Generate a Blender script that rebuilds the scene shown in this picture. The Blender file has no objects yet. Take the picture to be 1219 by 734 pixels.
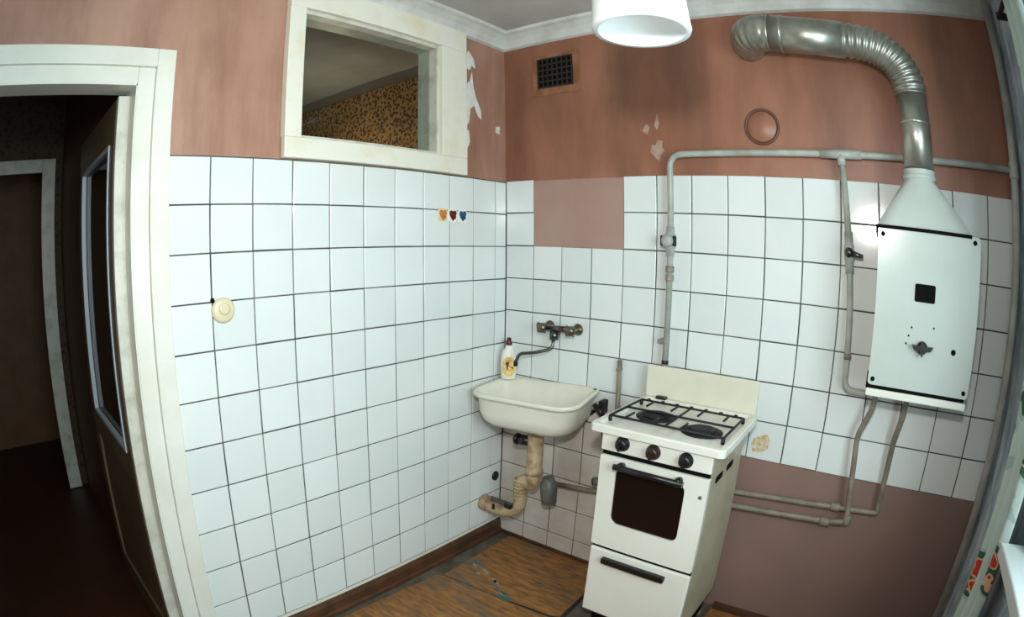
import bpy, bmesh, math, random
from mathutils import Vector, Matrix

random.seed(7)
S = bpy.context.scene
COL = S.collection
PI = math.pi

# ------------------------------------------------------------------ camera (equisolid fisheye, cropped off-centre)
cd = bpy.data.cameras.new('camera')
cam = bpy.data.objects.new('camera', cd)
COL.objects.link(cam)
S.camera = cam
yaw, pitch = -0.7808, -0.1805
cam.location = (1.6486, -2.1216, 1.4512)
fwd = Vector((math.sin(yaw) * math.cos(pitch), math.cos(yaw) * math.cos(pitch), math.sin(pitch)))
cam.rotation_euler = fwd.to_track_quat('-Z', 'Y').to_euler()
cd.type = 'PANO'
cd.panorama_type = 'FISHEYE_EQUISOLID'
cd.sensor_fit = 'HORIZONTAL'
cd.sensor_width = 36.0
cd.fisheye_lens = 36.0 * 683.75 / 1219.0
cd.fisheye_fov = math.radians(200)
cd.shift_x = (609.5 - 519.85) / 1219.0
cd.shift_y = (413.0 - 367.0) / 734.0
cd.clip_start = 0.01

# ------------------------------------------------------------------ world, lights, exposure
w = bpy.data.worlds.new('daylight')
S.world = w
w.use_nodes = True
bg = w.node_tree.nodes['Background']
bg.inputs[0].default_value = (0.72, 0.86, 1.0, 1)
bg.inputs[1].default_value = 1.2

fl = bpy.data.lights.new('camera_flash', 'SPOT')
fl.energy = 86
fl.color = (1.0, 0.985, 0.95)
fl.spot_size = math.radians(120)
fl.spot_blend = 0.8
fl.shadow_soft_size = 0.05
flo = bpy.data.objects.new('camera_flash', fl)
COL.objects.link(flo)
flo.location = (1.62, -2.12, 1.73)
flo.rotation_euler = (Vector((0.15, 0.0, 1.25)) - Vector(flo.location)).to_track_quat('-Z', 'Y').to_euler()

wl = bpy.data.lights.new('window_daylight', 'AREA')
wl.shape = 'RECTANGLE'
wl.size, wl.size_y = 1.05, 1.25
wl.energy = 74
wl.color = (0.80, 0.92, 1.0)
wlo = bpy.data.objects.new('window_daylight', wl)
COL.objects.link(wlo)
wlo.location = (2.56, -1.80, 1.52)
wlo.rotation_euler = Vector((-1, 0, 0)).to_track_quat('-Z', 'Z').to_euler()

vs = S.view_settings
S.display_settings.display_device = 'sRGB'
vs.view_transform = 'Standard'
vs.look = 'None'
vs.gamma = 1.0
vs.use_curve_mapping = False
vs.exposure = -0.15


# ------------------------------------------------------------------ materials
def srgb(r, g, b):
    f = lambda c: c / 12.92 if c <= 0.04045 else ((c + 0.055) / 1.055) ** 2.4
    return (f(r / 255), f(g / 255), f(b / 255), 1)


def mat(name, base, rough=0.5, metal=0.0, var=0.0, col2=None, scale=8.0, stretch=(1, 1, 1), lo=0.35, hi=0.65,
        bump=0.0, bscale=60.0, trans=0.0, emis=None, estr=0.0, obj_var=0.0, detail=6.0, spec=0.5, rvar=0.0):
    m = bpy.data.materials.new(name)
    m.use_nodes = True
    nt = m.node_tree
    b = nt.nodes['Principled BSDF']
    b.inputs['Base Color'].default_value = base
    b.inputs['Roughness'].default_value = rough
    b.inputs['Metallic'].default_value = metal
    b.inputs['Specular IOR Level'].default_value = spec
    b.inputs['Transmission Weight'].default_value = trans
    if emis:
        b.inputs['Emission Color'].default_value = emis
        b.inputs['Emission Strength'].default_value = estr
    out = None
    geo = nt.nodes.new('ShaderNodeNewGeometry')
    mp = nt.nodes.new('ShaderNodeMapping')
    mp.inputs['Scale'].default_value = stretch
    nt.links.new(geo.outputs['Position'], mp.inputs['Vector'])
    if col2 is not None:
        n = nt.nodes.new('ShaderNodeTexNoise')
        n.inputs['Scale'].default_value = scale
        n.inputs['Detail'].default_value = detail
        n.inputs['Roughness'].default_value = 0.62
        nt.links.new(mp.outputs['Vector'], n.inputs['Vector'])
        r = nt.nodes.new('ShaderNodeValToRGB')
        r.color_ramp.elements[0].position = lo
        r.color_ramp.elements[1].position = hi
        r.color_ramp.elements[0].color = base
        r.color_ramp.elements[1].color = col2
        nt.links.new(n.outputs['Fac'], r.inputs['Fac'])
        out = r.outputs['Color']
        if rvar:
            mr = nt.nodes.new('ShaderNodeMapRange')
            mr.inputs['To Min'].default_value = rough - rvar
            mr.inputs['To Max'].default_value = rough + rvar
            nt.links.new(n.outputs['Fac'], mr.inputs['Value'])
            nt.links.new(mr.outputs['Result'], b.inputs['Roughness'])
    if obj_var:
        oi = nt.nodes.new('ShaderNodeObjectInfo')
        hs = nt.nodes.new('ShaderNodeHueSaturation')
        mr = nt.nodes.new('ShaderNodeMapRange')
        mr.inputs['To Min'].default_value = 1 - obj_var
        mr.inputs['To Max'].default_value = 1 + obj_var * 0.5
        nt.links.new(oi.outputs['Random'], mr.inputs['Value'])
        nt.links.new(mr.outputs['Result'], hs.inputs['Value'])
        hs.inputs['Color'].default_value = base
        if out:
            nt.links.new(out, hs.inputs['Color'])
        out = hs.outputs['Color']
    if out:
        nt.links.new(out, b.inputs['Base Color'])
    if bump:
        n2 = nt.nodes.new('ShaderNodeTexNoise')
        n2.inputs['Scale'].default_value = bscale
        n2.inputs['Detail'].default_value = 4
        nt.links.new(mp.outputs['Vector'], n2.inputs['Vector'])
        bp = nt.nodes.new('ShaderNodeBump')
        bp.inputs['Strength'].default_value = bump
        bp.inputs['Distance'].default_value = 0.01
        nt.links.new(n2.outputs['Fac'], bp.inputs['Height'])
        nt.links.new(bp.outputs['Normal'], b.inputs['Normal'])
    return m


M = {}
M['pink'] = mat('pink_wall_paint', srgb(164, 120, 101), 0.42, col2=srgb(182, 142, 122), scale=2.2, stretch=(1, 1, .7),
                bump=.12, bscale=14)
def layered(m, c3, scale, stretch, lo, hi, fac):
    """lay a second, streaky colour over a material's base colour"""
    nt = m.node_tree
    b = nt.nodes['Principled BSDF']
    src = b.inputs['Base Color'].links[0].from_socket
    geo = nt.nodes.new('ShaderNodeNewGeometry')
    mp = nt.nodes.new('ShaderNodeMapping')
    mp.inputs['Scale'].default_value = stretch
    mp.inputs['Location'].default_value = (3.1, 1.7, .4)
    nt.links.new(geo.outputs['Position'], mp.inputs['Vector'])
    n = nt.nodes.new('ShaderNodeTexNoise')
    n.inputs['Scale'].default_value = scale
    n.inputs['Detail'].default_value = 8
    n.inputs['Roughness'].default_value = .65
    nt.links.new(mp.outputs[0], n.inputs['Vector'])
    r = nt.nodes.new('ShaderNodeMapRange')
    r.inputs['From Min'].default_value = lo
    r.inputs['From Max'].default_value = hi
    r.inputs['To Max'].default_value = fac
    nt.links.new(n.outputs['Fac'], r.inputs['Value'])
    x = nt.nodes.new('ShaderNodeMix')
    x.data_type = 'RGBA'
    x.inputs[7].default_value = c3
    nt.links.new(r.outputs[0], x.inputs[0])
    nt.links.new(src, x.inputs[6])
    nt.links.new(x.outputs[2], b.inputs['Base Color'])


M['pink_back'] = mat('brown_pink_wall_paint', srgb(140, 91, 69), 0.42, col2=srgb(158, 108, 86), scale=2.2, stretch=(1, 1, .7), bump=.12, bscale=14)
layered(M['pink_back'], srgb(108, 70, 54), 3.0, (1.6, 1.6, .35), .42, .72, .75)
layered(M['pink'], srgb(120, 80, 62), 3.0, (1.6, 1.6, .35), .45, .75, .75)
M['pale_pink'] = mat('pale_pink_paint', srgb(170, 138, 126), 0.5, col2=srgb(162, 128, 114), scale=3, bump=.08, bscale=20)
M['dado'] = mat('dull_pink_paint', srgb(128, 106, 99), 0.5, col2=srgb(142, 112, 101), scale=2.5, bump=.1, bscale=16)
M['tile'] = mat('white_glazed_tile', srgb(226, 229, 226), 0.12, obj_var=.05, bump=.03, bscale=9,
                col2=srgb(220, 226, 224), scale=3)
M['tile_soiled'] = mat('soiled_glazed_tile', srgb(220, 217, 210), 0.2, obj_var=.06, bump=.03, bscale=9, col2=srgb(208, 197, 188), scale=6)
M['grout'] = mat('dark_grout', srgb(52, 56, 56), 0.9, col2=srgb(88, 88, 82), scale=5)
M['ceiling'] = mat('grey_whitewash', srgb(176, 174, 168), 0.9, col2=srgb(196, 194, 188), scale=2.5, bump=.2, bscale=10)
M['cornice'] = mat('white_cornice_paint', srgb(212, 214, 210), 0.6, col2=srgb(190, 190, 184), scale=9, bump=.15, bscale=30)
M['white_paint'] = mat('white_gloss_paint', srgb(228, 228, 218), 0.3, col2=srgb(218, 216, 202), scale=5, bump=.06, bscale=25)
M['cream_paint'] = mat('cream_aged_paint', srgb(228, 226, 212), 0.35, col2=srgb(218, 208, 178), scale=6, lo=.5, hi=.75,
                       bump=.1, bscale=30)
M['worn_white'] = mat('worn_white_paint', srgb(206, 204, 190), 0.4, col2=srgb(178, 174, 158), scale=14, lo=.45, hi=.7, bump=.1)
M['baseboard'] = mat('brown_baseboard_paint', srgb(92, 58, 36), 0.45, col2=srgb(60, 40, 28), scale=12)
M['sheet'] = mat('worn_brown_floor_sheet', srgb(172, 116, 58), 0.45, col2=srgb(86, 66, 44), scale=11, stretch=(1, 4.2, 1),
                 lo=.36, hi=.70, bump=.35, bscale=42, detail=10, rvar=.15)
layered(M['sheet'], srgb(96, 92, 82), 3.2, (1, 1.6, 1), .50, .68, .8)
layered(M['sheet'], srgb(62, 40, 24), 30, (.6, 4, 1), .52, .72, .7)
M['subfloor'] = mat('dirty_grey_floor', srgb(104, 96, 84), 0.75, col2=srgb(72, 62, 50), scale=9, bump=.25, bscale=30)
M['scuff'] = mat('blue_grey_worn_patch', srgb(122, 112, 96), 0.6, col2=srgb(92, 84, 70), scale=30)
M['chalk'] = mat('chalky_worn_patch', srgb(150, 148, 144), 0.7, col2=srgb(118, 112, 104), scale=40)
M['seam_dark'] = mat('dark_seam', srgb(34, 30, 26), 0.8)
M['teal'] = mat('teal_paint_remnant', srgb(52, 104, 100), 0.5)
M['enamel'] = mat('cream_enamel', srgb(228, 228, 218), 0.18, col2=srgb(222, 220, 208), scale=4, bump=.015, bscale=12)
M['heater_enamel'] = mat('white_heater_enamel', srgb(188, 196, 190), 0.2, col2=srgb(182, 189, 182), scale=4, bump=.015, bscale=12)
M['lid'] = mat('cream_lid_enamel', srgb(222, 218, 200), 0.3, col2=srgb(214, 208, 188), scale=5)
M['enamel_side'] = mat('beige_enamel_side', srgb(186, 180, 156), 0.3, col2=srgb(166, 160, 134), scale=6)  # darker, beiger enamel than the front panels
M['sink'] = mat('sink_enamel', srgb(232, 230, 216), 0.16, col2=srgb(224, 220, 204), scale=5)
M['black'] = mat('black_plastic', srgb(20, 18, 17), 0.35)
M['brown_black'] = mat('brown_bakelite', srgb(44, 24, 20), 0.3)
M['iron'] = mat('cast_iron', srgb(20, 21, 22), 0.6, metal=.1)
M['dark'] = mat('dark_gap', srgb(10, 9, 8), 0.8, spec=.1)
M['glass_dark'] = mat('dark_oven_glass', srgb(22, 12, 10), 0.12)
M['zinc'] = mat('galvanised_steel', srgb(184, 184, 174), 0.36, metal=.82, col2=srgb(140, 140, 130), scale=7, rvar=.1, bump=.05, bscale=30)
M['pipe'] = mat('grey_pipe_paint', srgb(176, 180, 174), 0.4, col2=srgb(146, 148, 138), scale=12)
M['pipe_old'] = mat('dull_pipe_paint', srgb(142, 134, 118), 0.45, col2=srgb(112, 102, 86), scale=14)
M['riser'] = mat('riser_pipe_paint', srgb(190, 190, 184), 0.45, col2=srgb(160, 160, 152), scale=10)
M['brass'] = mat('dull_chrome', srgb(128, 120, 100), 0.32, metal=.85, col2=srgb(92, 84, 66), scale=40)
M['chrome'] = mat('tarnished_chrome', srgb(120, 122, 118), 0.28, metal=.9, col2=srgb(80, 80, 76), scale=30)
M['rust'] = mat('stained_iron_drain', srgb(194, 172, 136), 0.5, col2=srgb(132, 98, 62), scale=16, lo=.42, hi=.70, bump=.2)
M['greydrain'] = mat('grey_iron', srgb(112, 114, 110), 0.45, col2=srgb(84, 84, 80), scale=20)
M['shade'] = mat('white_lamp_shade', srgb(226, 232, 232), 0.35, spec=.4)
_n = M['shade'].node_tree
_t = _n.nodes.new('ShaderNodeBsdfTranslucent')
_t.inputs[0].default_value = (.95, .97, .97, 1)
_x = _n.nodes.new('ShaderNodeMixShader')
_x.inputs[0].default_value = .15
_n.links.new(_n.nodes['Principled BSDF'].outputs[0], _x.inputs[1])
_n.links.new(_t.outputs[0], _x.inputs[2])
_n.links.new(_x.outputs[0], _n.nodes['Material Output'].inputs[0])
M['cord'] = mat('white_cord', srgb(220, 220, 215), 0.5)
M['vent'] = mat('black_vent', srgb(34, 25, 18), 0.7)
M['vent_rim'] = mat('rusty_vent_surround', srgb(124, 80, 46), 0.6, col2=srgb(150, 102, 78), scale=16, lo=.4, hi=.6)
M['ring'] = mat('brown_ring', srgb(96, 66, 50), 0.5)
M['bare'] = mat('bare_white_plaster', srgb(226, 226, 222), 0.85, col2=srgb(206, 202, 194), scale=20)
M['faded'] = mat('faded_paint', srgb(172, 146, 134), 0.7, col2=srgb(158, 122, 104), scale=24, lo=.4, hi=.6)
M['socket'] = mat('ivory_bakelite', srgb(216, 206, 172), 0.3)
M['glass'] = None
M['hallwall'] = mat('brown_hall_wallpaper', srgb(118, 74, 36), 0.6, col2=srgb(100, 62, 30), scale=6)
M['hallfloor'] = mat('dark_brown_floor_paint', srgb(70, 36, 18), 0.5, col2=srgb(58, 30, 16), scale=4)
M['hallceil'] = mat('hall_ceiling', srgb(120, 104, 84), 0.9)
M['leaf'] = mat('shaded_leaf_paint', srgb(122, 104, 78), 0.4, col2=srgb(104, 88, 64), scale=6)  # white door's face, its grazing-angle shade painted in as brown
M['bead'] = mat('pale_blue_bead', srgb(188, 200, 208), 0.4)
M['soap'] = mat('white_bottle_plastic', srgb(240, 238, 226), 0.3)
M['maroon'] = mat('maroon_plastic', srgb(80, 10, 40), 0.35)
M['label_yellow'] = mat('yellow_label', srgb(238, 214, 140), 0.4, col2=srgb(226, 176, 110), scale=60)
M['label_dark'] = mat('dark_red_label_print', srgb(110, 30, 44), 0.4)
M['orange'] = mat('orange_plastic', srgb(196, 128, 62), 0.3)
M['red'] = mat('dark_red_plastic', srgb(92, 10, 14), 0.3)
M['blue'] = mat('blue_plastic', srgb(14, 78, 118), 0.3)
M['pale_plastic'] = mat('pale_yellow_plastic', srgb(228, 206, 160), 0.35)
M['bluepaper'] = mat('blue_grey_wallpaper', srgb(208, 220, 230), 0.7, col2=srgb(140, 156, 172), scale=16, stretch=(1, 1, .35),
                     lo=.38, hi=.62, bump=.2)
M['sill'] = mat('white_sill', srgb(230, 236, 234), 0.3)
M['stainpatch'] = mat('yellow_stain', srgb(214, 210, 190), 0.35, col2=srgb(196, 160, 104), scale=70, lo=.42, hi=.6)


def glass(name, tint, mix):
    m = bpy.data.materials.new(name)
    m.use_nodes = True
    nt = m.node_tree
    for n in list(nt.nodes):
        nt.nodes.remove(n)
    o = nt.nodes.new('ShaderNodeOutputMaterial')
    t = nt.nodes.new('ShaderNodeBsdfTransparent')
    t.inputs[0].default_value = tint
    g = nt.nodes.new('ShaderNodeBsdfGlossy')
    g.inputs['Roughness'].default_value = 0.03
    f = nt.nodes.new('ShaderNodeFresnel')
    f.inputs[0].default_value = mix
    x = nt.nodes.new('ShaderNodeMixShader')
    gg = nt.nodes.new('ShaderNodeNewGeometry')
    fm = nt.nodes.new('ShaderNodeMath')
    fm.operation = 'MULTIPLY'
    inv = nt.nodes.new('ShaderNodeMath')
    inv.operation = 'SUBTRACT'
    inv.inputs[0].default_value = 1.0
    nt.links.new(gg.outputs['Backfacing'], inv.inputs[1])
    nt.links.new(f.outputs[0], fm.inputs[0])
    nt.links.new(inv.outputs[0], fm.inputs[1])
    nt.links.new(fm.outputs[0], x.inputs[0])
    nt.links.new(t.outputs[0], x.inputs[1])
    nt.links.new(g.outputs[0], x.inputs[2])
    nt.links.new(x.outputs[0], o.inputs[0])
    return m


M['glass'] = glass('window_glass', (.86, .90, .88, 1), 1.45)
M['glass_door'] = glass('door_glass', (.5, .55, .58, 1), 1.45)


def wallpaper(name, ground, spots, scale, lat=False):
    """two-tone printed wallpaper"""
    m = bpy.data.materials.new(name)
    m.use_nodes = True
    nt = m.node_tree
    b = nt.nodes['Principled BSDF']
    b.inputs['Roughness'].default_value = .7
    geo = nt.nodes.new('ShaderNodeNewGeometry')
    v = nt.nodes.new('ShaderNodeTexVoronoi')
    v.inputs['Scale'].default_value = scale
    nt.links.new(geo.outputs['Position'], v.inputs['Vector'])
    n = nt.nodes.new('ShaderNodeTexNoise')
    n.inputs['Scale'].default_value = scale * 1.3
    n.inputs['Detail'].default_value = 3
    nt.links.new(geo.outputs['Position'], n.inputs['Vector'])
    a = nt.nodes.new('ShaderNodeMath')
    a.operation = 'ADD'
    nt.links.new(v.outputs['Distance'], a.inputs[0])
    nt.links.new(n.outputs['Fac'], a.inputs[1])
    r = nt.nodes.new('ShaderNodeValToRGB')
    r.color_ramp.elements[0].position = .78
    r.color_ramp.elements[1].position = .92
    r.color_ramp.elements[0].color = spots
    r.color_ramp.elements[1].color = ground
    nt.links.new(a.outputs[0], r.inputs[0])
    nt.links.new(r.outputs[0], b.inputs['Base Color'])
    return m


M['paper_gold'] = wallpaper('gold_brown_wallpaper', srgb(176, 138, 90), srgb(78, 58, 38), 46)
_r = [n for n in M['paper_gold'].node_tree.nodes if n.type == 'VALTORGB'][0]
_r.color_ramp.elements[0].position, _r.color_ramp.elements[1].position = .90, 1.02
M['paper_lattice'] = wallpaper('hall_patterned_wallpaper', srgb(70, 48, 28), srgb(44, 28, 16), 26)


def floral(name):
    m = bpy.data.materials.new(name)
    m.use_nodes = True
    nt = m.node_tree
    b = nt.nodes['Principled BSDF']
    b.inputs['Roughness'].default_value = .85
    geo = nt.nodes.new('ShaderNodeNewGeometry')
    mp = nt.nodes.new('ShaderNodeMapping')
    mp.inputs['Scale'].default_value = (.4, 1, 1)
    nt.links.new(geo.outputs['Position'], mp.inputs['Vector'])
    nz = nt.nodes.new('ShaderNodeTexNoise')
    nz.inputs['Scale'].default_value = 18
    nt.links.new(mp.outputs[0], nz.inputs['Vector'])
    mx = nt.nodes.new('ShaderNodeVectorMath')
    mx.operation = 'MULTIPLY_ADD'
    mx.inputs[1].default_value = (.06, .06, .06)
    nt.links.new(nz.outputs['Color'], mx.inputs[0])
    nt.links.new(mp.outputs[0], mx.inputs[2])
    v = nt.nodes.new('ShaderNodeTexVoronoi')
    v.inputs['Scale'].default_value = 7.5
    nt.links.new(mx.outputs[0], v.inputs['Vector'])
    r = nt.nodes.new('ShaderNodeValToRGB')
    cr = r.color_ramp
    cr.interpolation = 'CONSTANT'
    cr.elements[0].position = 0
    cr.elements[0].color = srgb(240, 170, 70)
    cr.elements[1].position = .07
    cr.elements[1].color = srgb(208, 62, 36)
    for p, c in ((.24, srgb(236, 188, 150)), (.28, srgb(58, 100, 70)), (.37, srgb(176, 200, 196)), (.45, srgb(206, 222, 216))):
        e = cr.elements.new(p)
        e.color = c
    nt.links.new(v.outputs['Distance'], r.inputs[0])
    nt.links.new(r.outputs[0], b.inputs['Base Color'])
    return m


M['floral'] = floral('floral_curtain_cloth')


# ------------------------------------------------------------------ mesh helpers (all coordinates are world metres)
class MB:
    def __init__(s):
        s.bm = bmesh.new()
        s.smooth = False

    def quad(s, *ps):
        return s.bm.faces.new([s.bm.verts.new(p) for p in ps])

    def box(s, a, b, bev=0.0, seg=2):
        lo = [min(a[i], b[i]) for i in range(3)]
        hi = [max(a[i], b[i]) for i in range(3)]
        t = bmesh.new()
        bmesh.ops.create_cube(t, size=1)
        for v in t.verts:
            for i in range(3):
                v.co[i] = lo[i] + (v.co[i] + .5) * (hi[i] - lo[i])
        if bev:
            bmesh.ops.bevel(t, geom=t.edges[:], offset=bev, segments=seg, affect='EDGES', profile=.5)
        s.join(t)
        return s

    def join(s, t, mx=None):
        if mx is not None:
            bmesh.ops.transform(t, matrix=mx, verts=t.verts)
        mp = {v: s.bm.verts.new(v.co) for v in t.verts}
        for f in t.faces:
            try:
                nf = s.bm.faces.new([mp[v] for v in f.verts])
                nf.smooth = f.smooth
            except ValueError:
                pass
        t.free()

    def ring(s, prof, origin, axis, seg=24, cap=True, smooth=True, squash=None):
        """lathe: prof = [(radius, height along axis)]"""
        ax = Vector(axis).normalized()
        u = ax.orthogonal().normalized()
        if abs(ax.z) < .9:
            u = ax.cross(Vector((0, 0, 1))).normalized()
        v = ax.cross(u)
        o = Vector(origin)
        rows = []
        for r, h in prof:
            if r < 1e-6:
                rows.append([s.bm.verts.new(o + ax * h)])
            else:
                rows.append([s.bm.verts.new(o + ax * h + (u * math.cos(2 * PI * k / seg) * (squash or 1) + v * math.sin(2 * PI * k / seg)) * r)
                             for k in range(seg)])
        for a, b in zip(rows, rows[1:]):
            for k in range(seg):
                k2 = (k + 1) % seg
                if len(a) == 1 and len(b) == 1:
                    continue
                if len(a) == 1:
                    f = s.bm.faces.new([a[0], b[k2], b[k]])
                elif len(b) == 1:
                    f = s.bm.faces.new([a[k], a[k2], b[0]])
                else:
                    f = s.bm.faces.new([a[k], a[k2], b[k2], b[k]])
                f.smooth = smooth
        if cap:
            for rw in (rows[0], rows[-1]):
                if len(rw) > 2:
                    s.bm.faces.new(rw)
        return s

    def tube(s, pts, r, seg=12, cap=True):
        """sweep a circle along points; r is a number or one radius per point"""
        pts = [Vector(p) for p in pts]
        n = len(pts)
        rs = r if isinstance(r, (list, tuple)) else [r] * n
        t0 = (pts[1] - pts[0]).normalized()
        u = t0.orthogonal().normalized()
        rows = []
        pt = t0
        for i, p in enumerate(pts):
            t = ((pts[min(i + 1, n - 1)] - pts[max(i - 1, 0)])).normalized()
            q = pt.rotation_difference(t)
            u = (q @ u)
            u = (u - t * u.dot(t)).normalized()
            v = t.cross(u)
            pt = t
            rows.append([s.bm.verts.new(p + (u * math.cos(2 * PI * k / seg) + v * math.sin(2 * PI * k / seg)) * rs[i]) for k in range(seg)])
        for a, b in zip(rows, rows[1:]):
            for k in range(seg):
                f = s.bm.faces.new([a[k], a[(k + 1) % seg], b[(k + 1) % seg], b[k]])
                f.smooth = True
        if cap:
            s.bm.faces.new(rows[0])
            s.bm.faces.new(rows[-1])
        return s

    def prism(s, poly, axis, a, b):
        """extrude a 2-D polygon between a and b on the axis (0,1,2); poly holds the other two coordinates in order"""
        def P(q, t):
            c = list(q)
            c.insert(axis, t)
            return c
        A = [s.bm.verts.new(P(q, a)) for q in poly]
        B = [s.bm.verts.new(P(q, b)) for q in poly]
        n = len(poly)
        s.bm.faces.new(A)
        s.bm.faces.new(B)
        for k in range(n):
            s.bm.faces.new([A[k], A[(k + 1) % n], B[(k + 1) % n], B[k]])
        return s

    def build(s, name, material, parent=None, smooth_angle=None):
        bmesh.ops.recalc_face_normals(s.bm, faces=s.bm.faces[:])
        me = bpy.data.meshes.new(name)
        off = Vector((0, 0, 0))
        if parent is not None:
            p = parent
            while p is not None:
                off += Vector(p.location)
                p = p.parent
        for v in s.bm.verts:
            v.co -= off
        s.bm.to_mesh(me)
        s.bm.free()
        me.materials.append(material)
        o = bpy.data.objects.new(name, me)
        COL.objects.link(o)
        if parent is not None:
            o.parent = parent
        return o


def fillet(pts, r, n=6):
    pts = [Vector(p) for p in pts]
    out = [pts[0]]
    for a, b, c in zip(pts, pts[1:], pts[2:]):
        d1, d2 = (a - b), (c - b)
        rr = min(r, d1.length * .49, d2.length * .49)
        p1, p2 = b + d1.normalized() * rr, b + d2.normalized() * rr
        for k in range(n + 1):
            t = k / n
            out.append(p1 * (1 - t) ** 2 + b * 2 * t * (1 - t) + p2 * t * t)
    out.append(pts[-1])
    return out


def rrect(x0, x1, z0, z1, r, n=4):
    out = []
    for cx, cz, a0 in ((x1 - r, z1 - r, 0), (x0 + r, z1 - r, 90), (x0 + r, z0 + r, 180), (x1 - r, z0 + r, 270)):
        for k in range(n + 1):
            a = math.radians(a0 + 90 * k / n)
            out.append((cx + r * math.cos(a), cz + r * math.sin(a)))
    return out


def tag(o, label=None, cat=None, group=None, kind=None):
    if label:
        o['label'] = label
    if cat:
        o['category'] = cat
    if group:
        o['group'] = group
    if kind:
        o['kind'] = kind
    return o


def empty(name, loc, label=None, cat=None, group=None, kind=None):
    o = bpy.data.objects.new(name, None)
    o.location = loc
    o.empty_display_size = .05
    COL.objects.link(o)
    return tag(o, label, cat, group, kind)


def struct(name, label, mb, m):
    return tag(mb.build(name, m), label, None, None, 'structure')


# ------------------------------------------------------------------ the room
XR = 2.255        # right wall plane
ZC = 2.475        # ceiling
YF = -3.35        # wall behind the camera
TH = .10
ZT = 1.74         # top of tiling
P = .15

# floor
struct('floor', 'dirty grey floor under worn brown sheets', MB().box((0, YF, -.08), (XR + .4, .0, -.004)), M['subfloor'])
fl_o = bpy.data.objects['floor']


def sheet(poly, name='floor_sheet'):
    return MB().prism(poly, 2, -.004, .0).build(name, M['sheet'], fl_o)


sheet([(.095, -.012), (.672, -.012), (.680, -.24), (.690, -.445), (.655, -.462), (.43, -.485), (.26, -.503), (.105, -.515)])
sheet([(.085, -.530), (.26, -.518), (.43, -.500), (.655, -.476), (.700, -.459), (.735, -1.25), (.75, -2.6), (.05, -2.6), (.062, -.9)])
sheet([(1.215, -.02), (XR, -.02), (XR, -2.6), (.765, -2.6), (.752, -1.25), (.72, -.55), (.9, -.52), (1.205, -.5)])
MB().prism([(.38, -.497), (.47, -.488), (.45, -.468), (.40, -.474)], 2, 0, .001).build('paint_remnant', M['teal'], fl_o)
MB().prism([(.684, -.24), (.694, -.235), (.712, -.46), (.697, -.462)], 2, -.0035, .0012).build('seam_gap', M['seam_dark'], fl_o)
MB().prism([(.455, -.486), (.66, -.464), (.69, -.452), (.69, -.464), (.655, -.476), (.47, -.496)], 2, -.0035, .0008).build('seam_gap', M['seam_dark'], fl_o)
rs_ = random.Random(5)
for k in range(16):
    t = rs_.random()
    px_, py_ = .12 + .30 * t + rs_.uniform(-.02, .02), -.34 - .13 * t + rs_.uniform(-.025, .025)
    ln, wd_ = rs_.uniform(.012, .034), rs_.uniform(.005, .013)
    poly = []
    for q in range(9):
        an = 2 * PI * q / 9
        rr_ = rs_.uniform(.6, 1.15)
        ex, ey = ln * rr_ * math.cos(an), wd_ * rr_ * math.sin(an)
        poly.append((px_ + ex * .92 + ey * .4, max(py_ - ex * .4 + ey * .92, -.49)))
    MB().prism(poly, 2, 0, .0005 + .0001 * (k % 4)).build('worn_patch', M['scuff' if k % 3 else 'chalk'], fl_o)

# ceiling
struct('ceiling', 'grey whitewashed ceiling', MB().box((0, YF, ZC), (XR + .3, 0, ZC + .1)), M['ceiling'])
# cornices: hollow moulding
CP = [(0, ZC), (.075, ZC), (.070, ZC - .012), (.052, ZC - .020), (.03, ZC - .038), (.016, ZC - .058), (.014, ZC - .072), (0, ZC - .078)]
struct('trim_1', 'white cornice along the top of the left wall',
       MB().prism(CP, 1, YF, 0), M['cornice'])
struct('trim_2', 'white cornice along the top of the back wall',
       MB().prism([(-a, z) for a, z in CP], 0, 0, XR), M['cornice'])

# left wall with door opening and transom opening
DY0, DY1, DZ = -2.50, -1.695, 1.955
WY0, WY1, WZ0, WZ1 = -1.122, -.458, 1.815, 2.300
lw = MB()
lw.box((-TH, YF, -.05), (0, DY0, ZC))
lw.box((-TH, DY0, DZ), (0, DY1, ZC))
lw.box((-TH, DY1, -.05), (0, WY0, ZC))
lw.box((-TH, WY0, -.05), (0, WY1, WZ0))
lw.box((-TH, WY0, WZ1), (0, WY1, ZC))
lw.box((-TH, WY1, -.05), (0, .1, ZC))
wall_left = struct('wall_left', 'left wall, dusty pink paint above white tiles', lw, M['pink'])
wb = MB().box((0, 0, -.08), (XR + .3, .1, ZC))
wall_back = struct('wall_back', 'back wall, brownish pink paint above and below white tiles', wb, M['pink_back'])


def tile_mesh(wd, ht, m, t=.006, c=.0022):
    """tile front face looks along -y, centred on the origin, back at y=0"""
    bm = bmesh.new()
    a, b = wd / 2, ht / 2
    o = [(-a, -b), (a, -b), (a, b), (-a, b)]
    i = [(-a + c, -b + c), (a - c, -b + c), (a - c, b - c), (-a + c, b - c)]
    V0 = [bm.verts.new((x, 0, z)) for x, z in o]
    V1 = [bm.verts.new((x, -t + c * .6, z)) for x, z in o]
    V2 = [bm.verts.new((x, -t, z)) for x, z in i]
    bm.faces.new(V2)
    for k in range(4):
        j = (k + 1) % 4
        bm.faces.new([V1[k], V1[j], V2[j], V2[k]])
        bm.faces.new([V0[k], V0[j], V1[j], V1[k]])
    me = bpy.data.meshes.new('tile')
    bm.to_mesh(me)
    bm.free()
    me.materials.append(m)
    return me


_tm = {}


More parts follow.
